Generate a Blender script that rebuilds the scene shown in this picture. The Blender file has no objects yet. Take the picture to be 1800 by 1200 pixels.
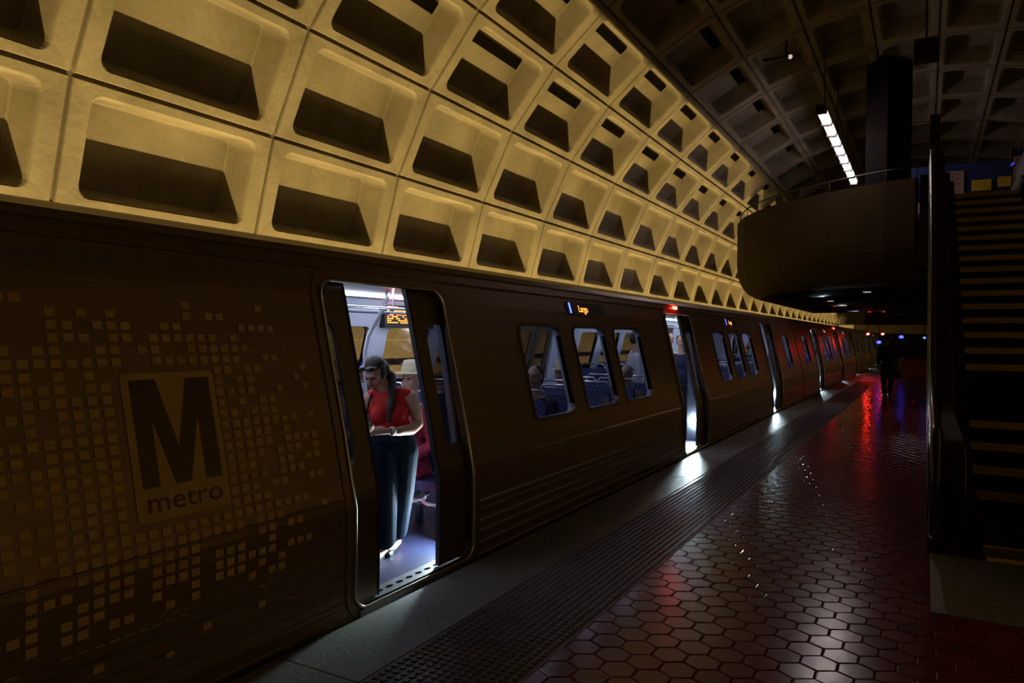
import bpy, bmesh, math, random
from mathutils import Vector, Matrix, Euler
from mathutils.geometry import delaunay_2d_cdt
random.seed(7)
C = bpy.context.scene.collection
S = bpy.context.scene
PI = math.pi

# ------------------------------------------------------------------ camera
cam_d = bpy.data.cameras.new('camera'); cam = bpy.data.objects.new('camera', cam_d); C.objects.link(cam)
cam_d.sensor_width = 36; cam_d.lens = 25.6; cam_d.clip_start = .05; cam_d.clip_end = 400
YAW = math.radians(29.6)
R = Matrix.Rotation(YAW, 4, 'Z') @ Matrix.Rotation(PI/2 - math.radians(.45), 4, 'X') @ Matrix.Rotation(math.radians(.63), 4, 'Z')
cam.matrix_world = Matrix.Translation((0, 0, 1.7)) @ R
S.camera = cam
S.view_settings.view_transform = 'Standard'; S.view_settings.look = 'None'
S.view_settings.gamma = 1; S.view_settings.use_curve_mapping = False
S.view_settings.exposure = 0.0
# ------------------------------------------------------------------ world
w = bpy.data.worlds.new('world'); S.world = w; w.use_nodes = True
w.node_tree.nodes['Background'].inputs[0].default_value = (.006, .004, .003, 1)
w.node_tree.nodes['Background'].inputs[1].default_value = 1.0
AMBER = (1.0, .70, .235)
def area(name, loc, rot, sx, sy, power, col):
    l = bpy.data.lights.new(name, 'AREA'); l.shape = 'RECTANGLE'; l.size = sx; l.size_y = sy
    l.energy = power; l.color = col
    o = bpy.data.objects.new(name, l); C.objects.link(o); o.location = loc; o.rotation_euler = rot
    return o
WALL_P = 74.0       # watts per metre of trough lighting
# the uplights in the two troughs at the feet of the vault
for side_, x in ((-1, -6.60), (1, 7.20)):
    for k in range(9):
        area('trough_light', (x, -4.4 + 9.8*k, -.20), (0, math.pi + side_*math.radians(-8), 0), .02, 9.8, WALL_P*9.8*(1 if side_ < 0 else .46), AMBER)

# ------------------------------------------------------------------ materials
def nt(name):
    m = bpy.data.materials.new(name); m.use_nodes = True
    return m, m.node_tree, m.node_tree.nodes['Principled BSDF']
def mat(name, col, rough=.6, metal=0, emit=None, es=0, noise=0, nscale=8, bump=0, bscale=40, spec=.5, stretch=(1,1,1)):
    m, t, b = nt(name)
    b.inputs['Base Color'].default_value = (*col, 1)
    b.inputs['Roughness'].default_value = rough; b.inputs['Metallic'].default_value = metal
    b.inputs['Specular IOR Level'].default_value = spec
    if emit:
        b.inputs['Emission Color'].default_value = (*emit, 1); b.inputs['Emission Strength'].default_value = es
    if noise or bump:
        tc = t.nodes.new('ShaderNodeTexCoord'); mp = t.nodes.new('ShaderNodeMapping')
        mp.inputs['Scale'].default_value = stretch
        t.links.new(tc.outputs['Object'], mp.inputs[0])
    if noise:
        n = t.nodes.new('ShaderNodeTexNoise'); n.inputs['Scale'].default_value = nscale; n.inputs['Detail'].default_value = 6
        t.links.new(mp.outputs[0], n.inputs['Vector'])
        r = t.nodes.new('ShaderNodeValToRGB')
        r.color_ramp.elements[0].color = (*[c*(1-noise) for c in col], 1); r.color_ramp.elements[0].position = .3
        r.color_ramp.elements[1].color = (*[min(1, c*(1+noise)) for c in col], 1); r.color_ramp.elements[1].position = .7
        t.links.new(n.outputs['Fac'], r.inputs[0]); t.links.new(r.outputs[0], b.inputs['Base Color'])
    if bump:
        n2 = t.nodes.new('ShaderNodeTexNoise'); n2.inputs['Scale'].default_value = bscale; n2.inputs['Detail'].default_value = 5
        t.links.new(mp.outputs[0], n2.inputs['Vector'])
        bp = t.nodes.new('ShaderNodeBump'); bp.inputs['Strength'].default_value = bump; bp.inputs['Distance'].default_value = .02
        t.links.new(n2.outputs['Fac'], bp.inputs['Height']); t.links.new(bp.outputs[0], b.inputs['Normal'])
    return m
M = {}
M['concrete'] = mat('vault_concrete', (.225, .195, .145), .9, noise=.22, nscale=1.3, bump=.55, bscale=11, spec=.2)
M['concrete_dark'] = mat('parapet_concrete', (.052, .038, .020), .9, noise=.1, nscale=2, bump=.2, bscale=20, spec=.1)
M['black'] = mat('black_paint', (.010, .009, .009), .5)
M['void'] = mat('black_slot', (.006, .005, .004), .95, spec=0)
M['steel'] = mat('brushed_steel', (.25, .172, .10), .40, .55, noise=.12, nscale=3, bump=.05, bscale=30, stretch=(1, .15, 4))
M['steel_trim'] = mat('polished_trim', (.62, .58, .50), .22, 1)
M['door_skin'] = mat('door_leaf_steel', (.16, .12, .09), .38, .7, bump=.03, bscale=30)
M['decal'] = mat('reflective_gold_decal', (.66, .47, .175), .6, 0, noise=.12, nscale=9)
M['logo_dark'] = mat('logo_dark', (.10, .065, .05), .4, .4)
M['rubber'] = mat('rubber', (.015, .014, .013), .6)
M['hexred'] = None
M['granite'] = mat('granite_edge', (.20, .19, .17), .42, noise=.35, nscale=40, bump=.12, bscale=60)
M['tactile'] = mat('tactile_tile', (.085, .065, .075), .42, noise=.2, nscale=6)
M['grout'] = mat('grout', (.04, .018, .013), .9)
M['ballast'] = mat('track_bed', (.05, .045, .04), .95, noise=.4, nscale=20, bump=1, bscale=20)
M['lining'] = mat('interior_lining', (.62, .64, .80), .4)
M['ceil_in'] = mat('interior_ceiling', (.30, .31, .38), .35)
M['car_floor'] = mat('blue_car_floor', (.020, .022, .06), .4, noise=.5, nscale=60)
M['strip'] = mat('tube_diffuser', (.9, .9, .9), .5, emit=(.74, .82, 1), es=6.5)
M['pole'] = mat('grab_pole', (.72, .74, .80), .25, .9)
M['blue_seat'] = None
M['red_seat'] = mat('red_vinyl', (.22, .01, .03), .5)
M['navy'] = mat('navy_vinyl', (.015, .02, .07), .45)
M['orange_led'] = mat('orange_led', (.2, .05, .01), .5, emit=(1, .26, .03), es=4.2)
M['blue_led'] = mat('blue_led', (.02, .02, .2), .5, emit=(.06, .12, 1), es=5)
M['red_lamp'] = mat('red_lamp', (.3, .01, .01), .4, emit=(1, .02, .01), es=90)
M['red_far'] = mat('red_signal', (.3, .01, .01), .4, emit=(1, .02, .01), es=420)
M['blue_far'] = mat('blue_signal', (.01, .01, .3), .4, emit=(.03, .05, 1), es=6)
M['white_lamp'] = mat('threshold_lamp', (.9, .95, .95), .4, emit=(.72, .95, 1), es=520)
M['tube'] = mat('platform_tube', (.9, .85, .85), .5, emit=(1, .80, .80), es=25)
M['downlight'] = mat('downlight', (.9, .8, .7), .5, emit=(1, .8, .65), es=.5)
M['pilot'] = mat('coffer_lamp', (.9, .8, .7), .5, emit=(1, .8, .65), es=.6)
M['bronze'] = mat('bronze_cladding', (.030, .017, .010), .6, .2, bump=.05, bscale=6, spec=.25)
M['handrail'] = mat('handrail_rubber', (.02, .018, .018), .25)
M['tread'] = mat('step_metal', (.035, .034, .036), .45, .5)
M['yellow'] = mat('yellow_edge', (.95, .68, .05), .6)
M['comb'] = mat('comb_metal', (.30, .30, .32), .35, .8)
M['blue_panel'] = mat('blue_hoarding', (.012, .025, .16), .6)
M['paper'] = mat('poster_paper', (.36, .24, .21), .8)
M['ink'] = mat('poster_ink', (.10, .05, .06), .8)
M['sign_yellow'] = mat('yellow_sign', (.60, .42, .02), .7)
M['windscreen'] = mat('windscreen_panel', (.03, .032, .045), .3)
M['soffit'] = None
M['dull_trim'] = mat('dull_trim', (.16, .13, .10), .28, .9)
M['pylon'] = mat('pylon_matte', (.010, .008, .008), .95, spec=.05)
M['baffle'] = mat('glossy_baffle', (.020, .014, .013), .12, spec=.6)

def glass(name, tint, gloss=.08):
    m = bpy.data.materials.new(name); m.use_nodes = True; t = m.node_tree
    t.nodes.remove(t.nodes['Principled BSDF'])
    tr = t.nodes.new('ShaderNodeBsdfTransparent'); tr.inputs[0].default_value = (*tint, 1)
    gl = t.nodes.new('ShaderNodeBsdfGlossy'); gl.inputs['Roughness'].default_value = .03
    mx = t.nodes.new('ShaderNodeMixShader'); mx.inputs[0].default_value = gloss
    t.links.new(tr.outputs[0], mx.inputs[1]); t.links.new(gl.outputs[0], mx.inputs[2])
    t.links.new(mx.outputs[0], t.nodes['Material Output'].inputs[0])
    return m
M['glass'] = glass('tinted_glass', (.34, .34, .38))
M['door_glass'] = glass('door_glass', (.13, .13, .15), .10)

def hexmat():
    m, t, b = nt('red_hex_tile')
    b.inputs['Roughness'].default_value = .34; b.inputs['Specular IOR Level'].default_value = .22
    g = t.nodes.new('ShaderNodeNewGeometry'); r = t.nodes.new('ShaderNodeValToRGB')
    r.color_ramp.elements[0].color = (.13, .017, .009, 1); r.color_ramp.elements[1].color = (.20, .032, .018, 1)
    t.links.new(g.outputs['Random Per Island'], r.inputs[0])
    t.links.new(r.outputs[0], b.inputs['Base Color'])
    tc = t.nodes.new('ShaderNodeTexCoord'); n = t.nodes.new('ShaderNodeTexNoise'); n.inputs['Scale'].default_value = 9; n.inputs['Detail'].default_value = 4
    t.links.new(tc.outputs['Object'], n.inputs['Vector'])
    mr = t.nodes.new('ShaderNodeMapRange'); mr.inputs['To Min'].default_value = .15; mr.inputs['To Max'].default_value = .25
    t.links.new(n.outputs['Fac'], mr.inputs['Value']); t.links.new(mr.outputs[0], b.inputs['Roughness'])
    n2 = t.nodes.new('ShaderNodeTexNoise'); n2.inputs['Scale'].default_value = 30
    t.links.new(tc.outputs['Object'], n2.inputs['Vector'])
    bp = t.nodes.new('ShaderNodeBump'); bp.inputs['Strength'].default_value = .035; bp.inputs['Distance'].default_value = .01
    t.links.new(n2.outputs['Fac'], bp.inputs['Height']); t.links.new(bp.outputs[0], b.inputs['Normal'])
    return m
M['hexred'] = hexmat()
def soffitmat():
    m, t, b = nt('slatted_metal_soffit')
    b.inputs['Base Color'].default_value = (.06, .045, .04, 1); b.inputs['Metallic'].default_value = 1.0; b.inputs['Roughness'].default_value = .12
    tc = t.nodes.new('ShaderNodeTexCoord'); wv = t.nodes.new('ShaderNodeTexWave'); wv.bands_direction = 'Y'
    wv.inputs['Scale'].default_value = .9; wv.inputs['Distortion'].default_value = .4
    t.links.new(tc.outputs['Object'], wv.inputs['Vector'])
    bp = t.nodes.new('ShaderNodeBump'); bp.inputs['Strength'].default_value = .5; bp.inputs['Distance'].default_value = .012
    t.links.new(wv.outputs['Fac'], bp.inputs['Height']); t.links.new(bp.outputs[0], b.inputs['Normal'])
    return m
M['soffit'] = soffitmat()
def seatmat():
    m, t, b = nt('blue_patterned_seat'); b.inputs['Roughness'].default_value = .6
    tc = t.nodes.new('ShaderNodeTexCoord'); ck = t.nodes.new('ShaderNodeTexChecker'); ck.inputs['Scale'].default_value = 34
    ck.inputs['Color1'].default_value = (.02, .035, .16, 1); ck.inputs['Color2'].default_value = (.08, .12, .26, 1)
    t.links.new(tc.outputs['Object'], ck.inputs['Vector']); t.links.new(ck.outputs[0], b.inputs['Base Color'])
    return m
M['blue_seat'] = seatmat()

# ------------------------------------------------------------------ mesh helpers
class MB:
    def __init__(s): s.v = []; s.f = []
    def add(s, vs, fs):
        n = len(s.v); s.v += [tuple(v) for v in vs]; s.f += [tuple(i+n for i in f) for f in fs]; return s
    def box(s, x0, x1, y0, y1, z0, z1):
        vs = [(x, y, z) for x in (x0, x1) for y in (y0, y1) for z in (z0, z1)]
        return s.add(vs, [(0,1,3,2), (4,6,7,5), (0,4,5,1), (2,3,7,6), (0,2,6,4), (1,5,7,3)])
    def loft(s, loops, cap=True, closed=True):
        n = len(loops[0]); vs = [p for l in loops for p in l]; fs = []
        for a in range(len(loops)-1):
            for i in range(n if closed else n-1):
                j = (i+1) % n
                fs.append((a*n+i, a*n+j, (a+1)*n+j, (a+1)*n+i))
        if cap:
            fs.append(tuple(range(n))[::-1]); fs.append(tuple(range((len(loops)-1)*n, len(loops)*n)))
        return s.add(vs, fs)
    def tube(s, pts, r, n=8, closed=False, cap=True, sq=None):
        pts = [Vector(p) for p in pts]; loops = []; N = len(pts)
        rs = r if isinstance(r, (list, tuple)) else [r]*N
        up = None
        for i, p in enumerate(pts):
            a = pts[(i-1) % N] if (closed or i > 0) else p; b = pts[(i+1) % N] if (closed or i < N-1) else p
            d = (b-a).normalized() if (b-a).length > 1e-9 else Vector((0,0,1))
            if up is None:
                up = Vector((0,0,1)) if abs(d.z) < .9 else Vector((1,0,0))
            x = d.cross(up)
            if x.length < 1e-4: x = d.cross(Vector((0,1,0)))
            x.normalize(); y = x.cross(d).normalized(); up = y
            k = sq or (1, 1)
            loops.append([p + x*math.cos(t)*rs[i]*k[0] + y*math.sin(t)*rs[i]*k[1] for t in [2*PI*q/n for q in range(n)]])
        if closed: loops.append(loops[0]); cap = False
        return s.loft(loops, cap)
    def ball(s, c, r, n=12, m=8):
        rx, ry, rz = r if isinstance(r, (tuple, list)) else (r, r, r)
        loops = []
        for i in range(m+1):
            a = -PI/2 + PI*i/m; cc = max(math.cos(a), .02)
            loops.append([(c[0]+rx*cc*math.cos(2*PI*j/n), c[1]+ry*cc*math.sin(2*PI*j/n), c[2]+rz*math.sin(a)) for j in range(n)])
        return s.loft(loops, True)
    def prism(s, poly, axis, a0, a1):
        # poly in the other two coordinates
        def P(q, a):
            if axis == 'x': return (a, q[0], q[1])
            if axis == 'y': return (q[0], a, q[1])
            return (q[0], q[1], a)
        return s.loft([[P(q, a0) for q in poly], [P(q, a1) for q in poly]])
    def mesh(s, name, m=None, smooth=False):
        me = bpy.data.meshes.new(name); me.from_pydata(s.v, [], s.f); me.update()
        bm = bmesh.new(); bm.from_mesh(me); bmesh.ops.recalc_face_normals(bm, faces=bm.faces); bm.to_mesh(me); bm.free()
        if m: me.materials.append(m)
        if smooth: me.shade_smooth()
        return me
    def build(s, name, m=None, parent=None, smooth=False, loc=None):
        o = bpy.data.objects.new(name, s.mesh(name, m, smooth)); C.objects.link(o)
        if parent: o.parent = parent
        if loc: o.location = loc
        return o
def tag(o, label=None, cat=None, group=None, kind=None):
    if label: o['label'] = label
    if cat: o['category'] = cat
    if group: o['group'] = group
    if kind: o['kind'] = kind
    return o
def empty(name, loc=(0,0,0), rz=0, **k):
    o = bpy.data.objects.new(name, None); C.objects.link(o); o.location = loc; o.rotation_euler = (0,0,rz); o.empty_display_size = .2
    return tag(o, **k)
def copy_tree(o, parent=None):
    c = o.copy(); C.objects.link(c)
    if parent: c.parent = parent
    for ch in [x for x in bpy.data.objects if x.parent == o]: copy_tree(ch, c)
    return c
def rrect(x0, x1, y0, y1, r, n=5):
    out = []
    for (cx, cy, a) in ((x1-r, y1-r, 0), (x0+r, y1-r, PI/2), (x0+r, y0+r, PI), (x1-r, y0+r, 3*PI/2)):
        for i in range(n):
            t = a + PI/2*i/(n-1); out.append((cx+r*math.cos(t), cy+r*math.sin(t)))
    return out
def inside(p, poly):
    x, y = p; c = False; n = len(poly)
    for i in range(n):
        x1, y1 = poly[i]; x2, y2 = poly[i-1]
        if (y1 > y) != (y2 > y) and x < (x2-x1)*(y-y1)/(y2-y1)+x1: c = not c
    return c
def plate(outer, holes, lines, fn):
    """triangulated sheet with holes in (a,b), mapped to space by fn"""
    vs = []; es = []
    for loop in [outer]+holes:
        n = len(vs); vs += [Vector(p) for p in loop]; es += [(n+i, n+(i+1) % len(loop)) for i in range(len(loop))]
    for (p, q) in lines:
        n = len(vs); vs += [Vector(p), Vector(q)]; es.append((n, n+1))
    v2, e2, f2, *_ = delaunay_2d_cdt(vs, es, [], 0, 1e-5)
    fs = []
    for f in f2:
        c = (sum(v2[i].x for i in f)/len(f), sum(v2[i].y for i in f)/len(f))
        if inside(c, outer) and not any(inside(c, h) for h in holes): fs.append(tuple(f))
    return [fn(v.x, v.y) for v in v2], fs
def text_mesh(txt, size, align='LEFT', ext=0):
    cu = bpy.data.curves.new('t', 'FONT'); cu.body = txt; cu.size = size; cu.align_x = align; cu.resolution_u = 3
    o = bpy.data.objects.new('t', cu); C.objects.link(o)
    dg = bpy.context.evaluated_depsgraph_get(); me = bpy.data.meshes.new_from_object(o.evaluated_get(dg))
    vs = [(v.co.x, v.co.y) for v in me.vertices]; fs = [tuple(p.vertices) for p in me.polygons]
    bpy.data.objects.remove(o); bpy.data.curves.remove(cu); bpy.data.meshes.remove(me)
    return vs, fs

# ------------------------------------------------------------------ the vault
R0 = 7.5; CZ = 1.7
TAB = [(0,1.064),(19,1.058),(29,1.052),(40,1.035),(50,1.02),(60,.995),(70,.975),(80,.965),(91,.962),(102,.968),(112,.985),(123,1.01),(133,1.04),(145,1.08),(160,1.125),(180,1.14)]
def vr(phi):
    for (a, b), (c, d) in zip(TAB, TAB[1:]):
        if phi <= c:
            return R0*(b+(d-b)*(phi-a)/(c-a))
    return R0*1.14
def vp(phi, dep=0):     # phi in degrees from the left horizontal
    r = vr(phi)+dep; t = math.radians(phi)
    return (-r*math.cos(t), CZ+r*math.sin(t))
SP = .349*R0
COLX0 = 0
GR = [9.3, 19.0, 29.4, 39.6, 49.4, 60, 70.5, 81, 91.5, 102, 112.5, 123, 133, 143, 153, 163, 172]
def cell_loops(hu, hv, up):
    """nested loops of one coffer: (u, v, depth) with u along the track, v up the arc"""
    def rl(mu, mv, r, d, n=5, dv=0):
        a, b = hu-mu, hv-mv
        return [(x, y+dv, d) for x, y in rrect(-a, a, -b, b, r, n)]
    return [rl(0, 0, .002, .045), rl(.018, .018, .002, .045), rl(.030, .030, .004, 0),
            rl(.235, .125, .13, 0), rl(.25, .14, .125, .012), rl(.262, .152, .12, .045), rl(.31, .20, .09, .42), rl(.33, .22, .07, .44)]
def vault_rows(rows, name, kind='structure'):
    mb = MB(); slots = MB()
    for ri in rows:
        p0, p1 = GR[ri], GR[ri+1]; pc = (p0+p1)/2
        Rm = vr(pc); arc = math.radians(p1-p0)*Rm; hv = arc/2
        loops = cell_loops(SP/2, hv, ri >= 2)
        for ci in range(-5, 31):
            yc = YG + (ci+.5)*SP
            L = []
            for l in loops:
                q = []
                for (u, v, d) in l:
                    x, z = vp(pc + (p1-p0)/2*v/hv, d); q.append((x, yc+u, z))
                L.append(q)
            mb.loft(L[:], cap=False); n = len(L[-1])
            mb.add(L[-1], [tuple(range(n))])
            if 2 <= ri <= 4 and ci < 24:
                a = SP/2-.37; b0, b1 = hv*.38, hv*.64
                if ri > 8: b0, b1 = -b1, -b0
                q = []
                for dd in (.432, .41):
                    q.append([(*(lambda p: (p[0], yc+u, p[1]))(vp(pc+(p1-p0)/2*v/hv, dd)),) for (u, v) in ((-a, b0), (a, b0), (a, b1), (-a, b1))])
                slots.loft(q)
    o = mb.build(name, M['concrete']); tag(o, kind=kind)
    if slots.v:
        slots.build('air_slot', M['void'], o)
    return o
# groove positions along the track: chosen so that the rib crossings fall where the photograph has them
def y_of(px, X):
    s, c = math.sin(YAW), math.cos(YAW); d = 1280*X/(c*(px-1628)); return (d+X*s)/c
YG = y_of(480, vp(19)[0])
wl = vault_rows(range(0, 3), 'wall_left'); cl = vault_rows(range(3, 13), 'ceiling'); wr = vault_rows(range(13, 16), 'wall_right')
YA, YB = YG-5*SP, YG+31*SP
def strip_wall(name, pts, m, parent=None):
    mb = MB(); mb.loft([[(x, YA, z) for x, z in pts], [(x, YB, z) for x, z in pts]], cap=False, closed=False)
    return mb.build(name, m, parent)
bl = vp(GR[0]); br = vp(GR[-1])
tag(strip_wall('trim_1', [bl, (bl[0]-.02, 2.62), (bl[0]-.10, 2.6), (bl[0]-.10, 1.95), (bl[0]+.02, 1.93), (bl[0]+.02, 1.62), (bl[0]-.10, 1.60), (bl[0]-.10, 1.2), (bl[0], 1.18), (bl[0], -1.2)], M['concrete']), kind='structure')
tag(strip_wall('trim_2', [br, (br[0]-.02, br[1]-.1), (br[0]+.2, 2.5), (br[0]+.2, -1.2)], M['concrete']), kind='structure')
YT = YB-2
# troughs with their shields
for nm, x0, sg in (('lighting_trough', -6.60, 1), ('lighting_trough', 7.20, -1)):
    mb = MB()
    prof = [(x0-sg*.30, -1.2), (x0-sg*.30, -.26), (x0-sg*.27, -.26), (x0-sg*.27, -.36), (x0+sg*.26, -.36), (x0+sg*.26, 1.13), (x0+sg*.29, 1.13), (x0+sg*.29, -1.2)]
    mb.prism(prof, 'y', YA+.1, YB-.3)
    o = mb.build(nm, M['black'])
    tag(o, 'dark lighting trough running behind the parked train at the foot of the coffered vault' if sg > 0 else 'dark lighting trough along the far right track wall', 'light trough')
# ends of the hall
mb = MB()
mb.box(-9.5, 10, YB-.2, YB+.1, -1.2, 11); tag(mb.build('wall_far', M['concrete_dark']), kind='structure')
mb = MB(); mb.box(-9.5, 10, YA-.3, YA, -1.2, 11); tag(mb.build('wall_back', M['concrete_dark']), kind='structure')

# ------------------------------------------------------------------ platform
XE, XG, XT, XR = -2.92, -2.39, -1.70, 3.9      # train edge, granite / tactile, tactile / hex, right edge
mb = MB(); mb.box(XE+.04, XR+.6, YA, YB, -1.15, -.035); tag(mb.build('floor_base', M['grout']), kind='structure')
mb = MB()
for a in range(int((YB-YA)/1.5)):
    y = YA+a*1.5; mb.box(XE, XG, y+.004, y+1.496, -.30, 0)
tag(mb.build('trim_3', M['granite']), kind='structure')
mb = MB(); mb.box(XG+.003, XT-.003, YA, YB, -.034, -.004)
for a in range(-10, 640):
    y = .8+a*.05
    for b in range(13):
        x = XG+.045+b*.05
        if y > 24 and a % 2: continue
        r, q = .018, .010
        vs = [(x-r, y-r, -.005), (x+r, y-r, -.005), (x+r, y+r, -.005), (x-r, y+r, -.005), (x-q, y-q, .004), (x+q, y-q, .004), (x+q, y+q, .004), (x-q, y+q, .004)]
        mb.add(vs, [(0,1,5,4), (1,2,6,5), (2,3,7,6), (3,0,4,7), (4,5,6,7)])
tag(mb.build('trim_4', M['tactile']), kind='structure')
s_ = .102; wx = s_*math.sqrt(3); wy = 1.5*s_
mb = MB(); vv = []; ff = []
ny = int(46/wy); nx = int((XR-XT)/wx)+1
for j in range(ny):
    for i in range(-1, nx):
        cx = XT+wx/2+i*wx+(wx/2 if j % 2 else 0); cy = .6+j*wy
        if (cx > 2.2 and cy > 8) or cx < XT-.01: continue
        tx, ty = random.gauss(0, .003), random.gauss(0, .003); h = random.gauss(0, .0006)
        n = len(vv)
        for (rr, zz) in ((s_-.001, -.009), (s_-.002, -.003), (s_-.010, 0)):
            for k in range(6):
                a = PI/6+k*PI/3; x = rr*math.cos(a); y = rr*math.sin(a)
                vv.append((max(cx+x, XT+.003), cy+y, zz+h+(x*tx+y*ty if zz > -.01 else 0)))
        for L in (0, 6):
            for k in range(6): ff.append((n+L+k, n+L+(k+1) % 6, n+L+6+(k+1) % 6, n+L+6+k))
        ff.append(tuple(n+12+k for k in range(6)))
mb.v = vv; mb.f = ff
me = bpy.data.meshes.new('floor'); me.from_pydata(vv, [], ff); me.update(); me.materials.append(M['hexred'])
fl = bpy.data.objects.new('floor', me); C.objects.link(fl); tag(fl, kind='structure')
mb = MB(); mb.box(XT, XR, .6+ny*wy, YB, -.034, -.002); mb.box(XT, XR, YA, .51, -.034, -.002)
tag(mb.build('floor_far', M['hexred']), kind='structure')
mb = MB(); mb.box(XR, XR+.6, YA, YB, -.3, 0); tag(mb.build('trim_5', M['granite']), kind='structure')
mb = MB(); mb.box(-9.5, 10, YA, YB, -1.35, -1.2); tag(mb.build('floor_track', M['ballast']), kind='structure')
for x in (-5.27, -3.83, 5.5, 6.94):
    mb = MB(); mb.box(x-.035, x+.035, YA+.1, YB-.3, -1.06, -1.0); mb.box(x-.01, x+.01, YA+.1, YB-.3, -1.16, -1.06); mb.box(x-.07, x+.07, YA+.1, YB-.3, -1.2, -1.16)
    o = mb.build('rail', M['steel_trim']); tag(o, {-5.27: 'running rail under the train on its far side', -3.83: 'running rail under the train on its platform side', 5.5: 'running rail of the empty right track, nearer the platform', 6.94: 'running rail of the empty right track, nearer the wall'}[x], 'rail')

# ------------------------------------------------------------------ the train
PR = [(-.95, .06), (-.4, .02), (0, 0), (.40, 0), (.66, .003), (.72, .012), (.80, .035), (1.1, .10), (1.5, .20), (1.95, .31), (2.10, .355), (2.19, .385), (2.25, .43), (2.30, .60), (2.36, .90), (2.42, 1.25), (2.45, 1.55)]
def ins(z):
    for (a, b), (c, d) in zip(PR, PR[1:]):
        if z <= c: return b+(d-b)*(z-a)/(c-a) if z >= a else b
    return 1.55
HW = 1.55       # half width; local x: near side +HW, far side -HW
ZTOP = 2.19
DOORS = (4.11, 11.05, 18.03); CL = 22.1
ZS = [z for z, _ in PR if -.95 < z < ZTOP]
WZ0, WZ1 = .94, 1.79
WIN = [(5.95, 6.80), (7.13, 8.0), (8.28, 9.21), (12.93, 13.79), (14.12, 14.99), (15.27, 16.19)]
def windows(end_low, end_high):
    l = list(WIN)
    if end_low: l.append((1.25, 2.1))
    if end_high: l.append((20.0, 20.86))
    return l
DZ0, DZ1 = .02, 2.04; DH = .66
def sx(sg, z, off=0):      # side surface x, off > 0 is proud of the skin
    return sg*(HW-ins(z)+off)
def side_plate(mb, sg, off, holes, y0=0, y1=CL, z0=-.95, z1=ZTOP, thick=0):
    outer = [(y0, z0), (y1, z0), (y1, z1), (y0, z1)]
    lines = [((y0, z), (y1, z)) for z in ZS if z0 < z < z1]
    vs, fs = plate(outer, holes, lines, lambda a, b: (sx(sg, b, off), a, b))
    mb.add(vs, fs)
    if thick:
        vs2 = [(sx(sg, v[2], off-thick), v[1], v[2]) for v in vs]; mb.add(vs2, fs)
        for h in holes+[outer]:
            n = len(h)
            mb.loft([[(sx(sg, b, off), a, b) for a, b in h], [(sx(sg, b, off-thick), a, b) for a, b in h]], cap=False)
def ring(mb, sg, y0, y1, z0, z1, r, wdt, off, base=0):
    """a flat band round an opening"""
    ri = rrect(y0, y1, z0, z1, r, 8); ro = rrect(y0-wdt, y1+wdt, z0-wdt, z1+wdt, r+wdt, 8)
    def m_(l, o): 
        out = []
        for i in range(len(l)):
            a = l[i]; b = l[(i+1) % len(l)]
            k = 7 if i % 8 == 7 else 1
            for q in range(k): t = q/k; out.append((a[0]+(b[0]-a[0])*t, a[1]+(b[1]-a[1])*t))
        return [(sx(sg, z, o), y, z) for y, z in out]
    mb.loft([m_(ro, base), m_(ro, off), m_(ri, off), m_(ri, base-.05)], cap=False)
def bead(mb, sg, y0, y1, z0, z1, r, rad, off):
    l = rrect(y0, y1, z0, z1, r, 8); out = []
    for i in range(len(l)):
        a = l[i]; b = l[(i+1) % len(l)]; k = 7 if i % 8 == 7 else 1
        for q in range(k): t = q/k; out.append((sx(sg, a[1]+(b[1]-a[1])*t, off), a[0]+(b[0]-a[0])*t, a[1]+(b[1]-a[1])*t))
    mb.tube(out, rad, 6, closed=True)

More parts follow.
